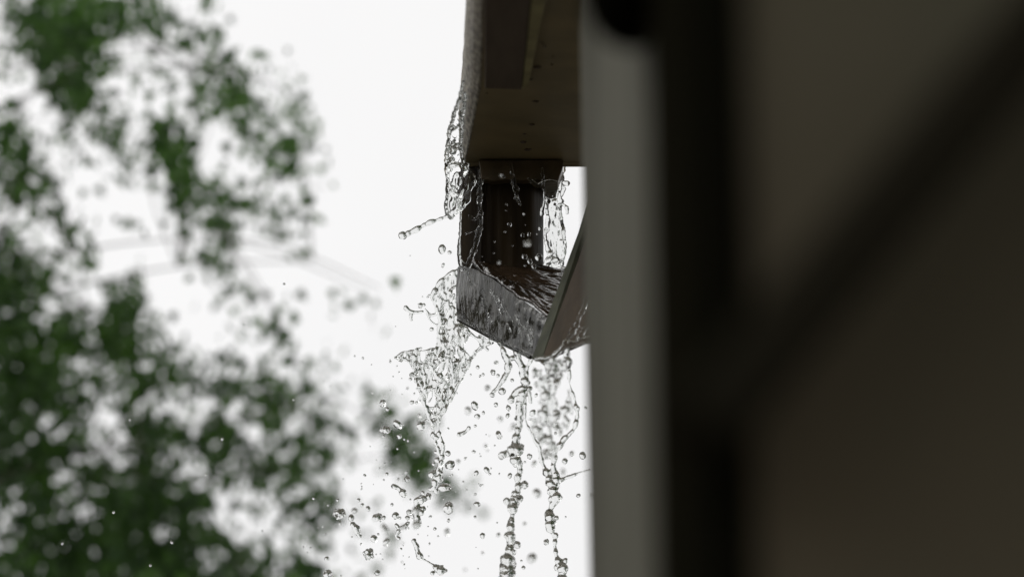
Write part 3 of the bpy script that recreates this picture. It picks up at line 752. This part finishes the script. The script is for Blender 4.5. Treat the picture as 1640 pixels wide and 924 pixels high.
for x,y,r in D5: drop(480+x/3.417,700+y/3.417,max(1.1,r/3.417))
D2_=[(795,375,15),(820,412,9),(735,415,8),(732,452,5),(755,537,14),(727,583,8),(843,473,6),(865,655,22),(945,562,15),(848,735,18),(880,765,16),(935,738,24),(905,795,14),(850,790,8),(690,772,10),(660,643,9),(925,597,6),(835,603,12),(875,598,12),(855,540,5),(775,668,4),(658,715,4),(585,735,4),(715,245,14),(700,235,8),(385,710,14),(345,790,10),(142,730,3)]
for x,y,r in D2_: drop(620+x/3.85,220+y/3.85,max(1.1,r/3.85))
D3_=[(205,345,16),(225,340,12),(275,490,14),(218,290,4),(52,473,4),(20,690,7),(60,718,4),(18,680,5),(35,780,4),(90,793,4),(250,292,8),(262,400,10),(455,500,12),(407,632,14),(398,210,6)]
for x,y,r in D3_: drop(620+x/3.85,400+y/3.85,max(1.1,r/3.85),2.28)
# the large single drops, each told apart
drop(721,744,8.5,2.27,"large round drop with a ring inside, right beside the torn sheet's tail",k=2)
drop(712,780,8,2.27,"wide flattened drop lying just under the torn sheet's tail",(1.35,1,.8),3).rotation_euler=(0,0,0)
drop(718,813,9,2.27,"oval purple edged drop alone against white sky below the flattened drop",(.9,1,1.1),3)
drop(764,807,5,2.27,"small ring like drop alone on white midway to the middle stream",k=1)
drop(853,661,6,2.27,"dark rimmed round drop just right of the thin part of the middle stream",k=1)
drop(933,729,5.5,2.32,"round drop closest to the grey post, right of the forked stream",k=1)
drop(617,688,7.5,2.28,"plump oval drop before the dark twig at the left edge of the spray",(1.15,1,.9),3)
drop(543,822,9,2.28,"biggest drop of the spray's far left end, against pale leaves",(1.1,1,1),4)
drop(604,828,8,2.28,"tilted egg shaped drop amid the lower left spray",(1.15,1,.8),3)
drop(590,887,8,2.28,"wrinkled dark drop low between two round drops near the bottom edge",(1,1,1.15),5)
drop(525,919,8,2.28,"round drop cut by the bottom edge at the spray's far left",k=2)
drop(708,399,7,2.26,"dark ringed round drop in the air left of the downspout",k=1)
drop(860,789,6.5,1.95,"blurred purplish drop beside the middle stream, upper of two",k=0)
drop(852,893,7.5,1.93,"blurred purplish drop beside the middle stream, lower of two",k=0)
# fine mist of tiny drops
for i in range(70):
    x=rp.gauss(640,70); y=rp.uniform(560,920)
    if 480<x<800: drop(x,y,rp.uniform(.8,1.7),2.28+rp.uniform(-.1,.1),k=0)
for x,y in ((208,672),(356,703),(182,820),(241,905),(100,870),(275,868),(420,850),(470,640),(484,580),(390,520),(330,760),(455,455)):
    drop(x,y,rp.uniform(1.4,2.4),2.28)
def where(px,py):
    if px<485: return "before the dark tree, far left of the spray"
    if py<435 and px>733: return "before the brown downspout" if px<868 else "right of the brown downspout"
    if py<435: return "left of the brown downspout"
    if py<560: return "left of the outlet box"
    v=("just below the box" if py<640 else "level with the sheet's waist" if py<720 else "level with the stream's knob"
       if py<790 else "in lower spray" if py<860 else "close to the bottom edge")
    h=("over the dark leaves" if px<570 else "over pale leaves" if px<640 else "beside the torn sheet" if px<715 else
       "left of the middle stream" if px<815 else "right of the middle stream" if px<880 else "next to the post")
    return h+" "+v
fam={}
for px,py,r,o in DROPS:
    sz="tiny speck drop" if r<1.7 else "small drop" if r<3.3 else "middle sized drop" if r<5 else "large drop"
    fam.setdefault((sz,where(px,py)),[]).append((px,o))
ORD="first second third fourth fifth sixth seventh eighth ninth tenth eleventh twelfth".split()
for (sz,wh),L in fam.items():
    L.sort(key=lambda t:t[0])
    for k,(px,o) in enumerate(L):
        if len(L)==1: lab=sz+" "+wh
        elif sz[0:4]=="tiny" or len(L)>12: lab=sz+" "+wh
        elif len(L)==2: lab=("left " if k==0 else "right ")+sz+" of two "+wh
        else: lab=(("leftmost " if k==0 else "rightmost " if k==len(L)-1 else ORD[k]+" from left "))+sz+" "+wh
        tag(o,lab,"water drop",sz+"s "+wh if len(L)>1 else "drops of the splash")
print("drops", sum(o.name.startswith("water_drop") for o in scn.objects))
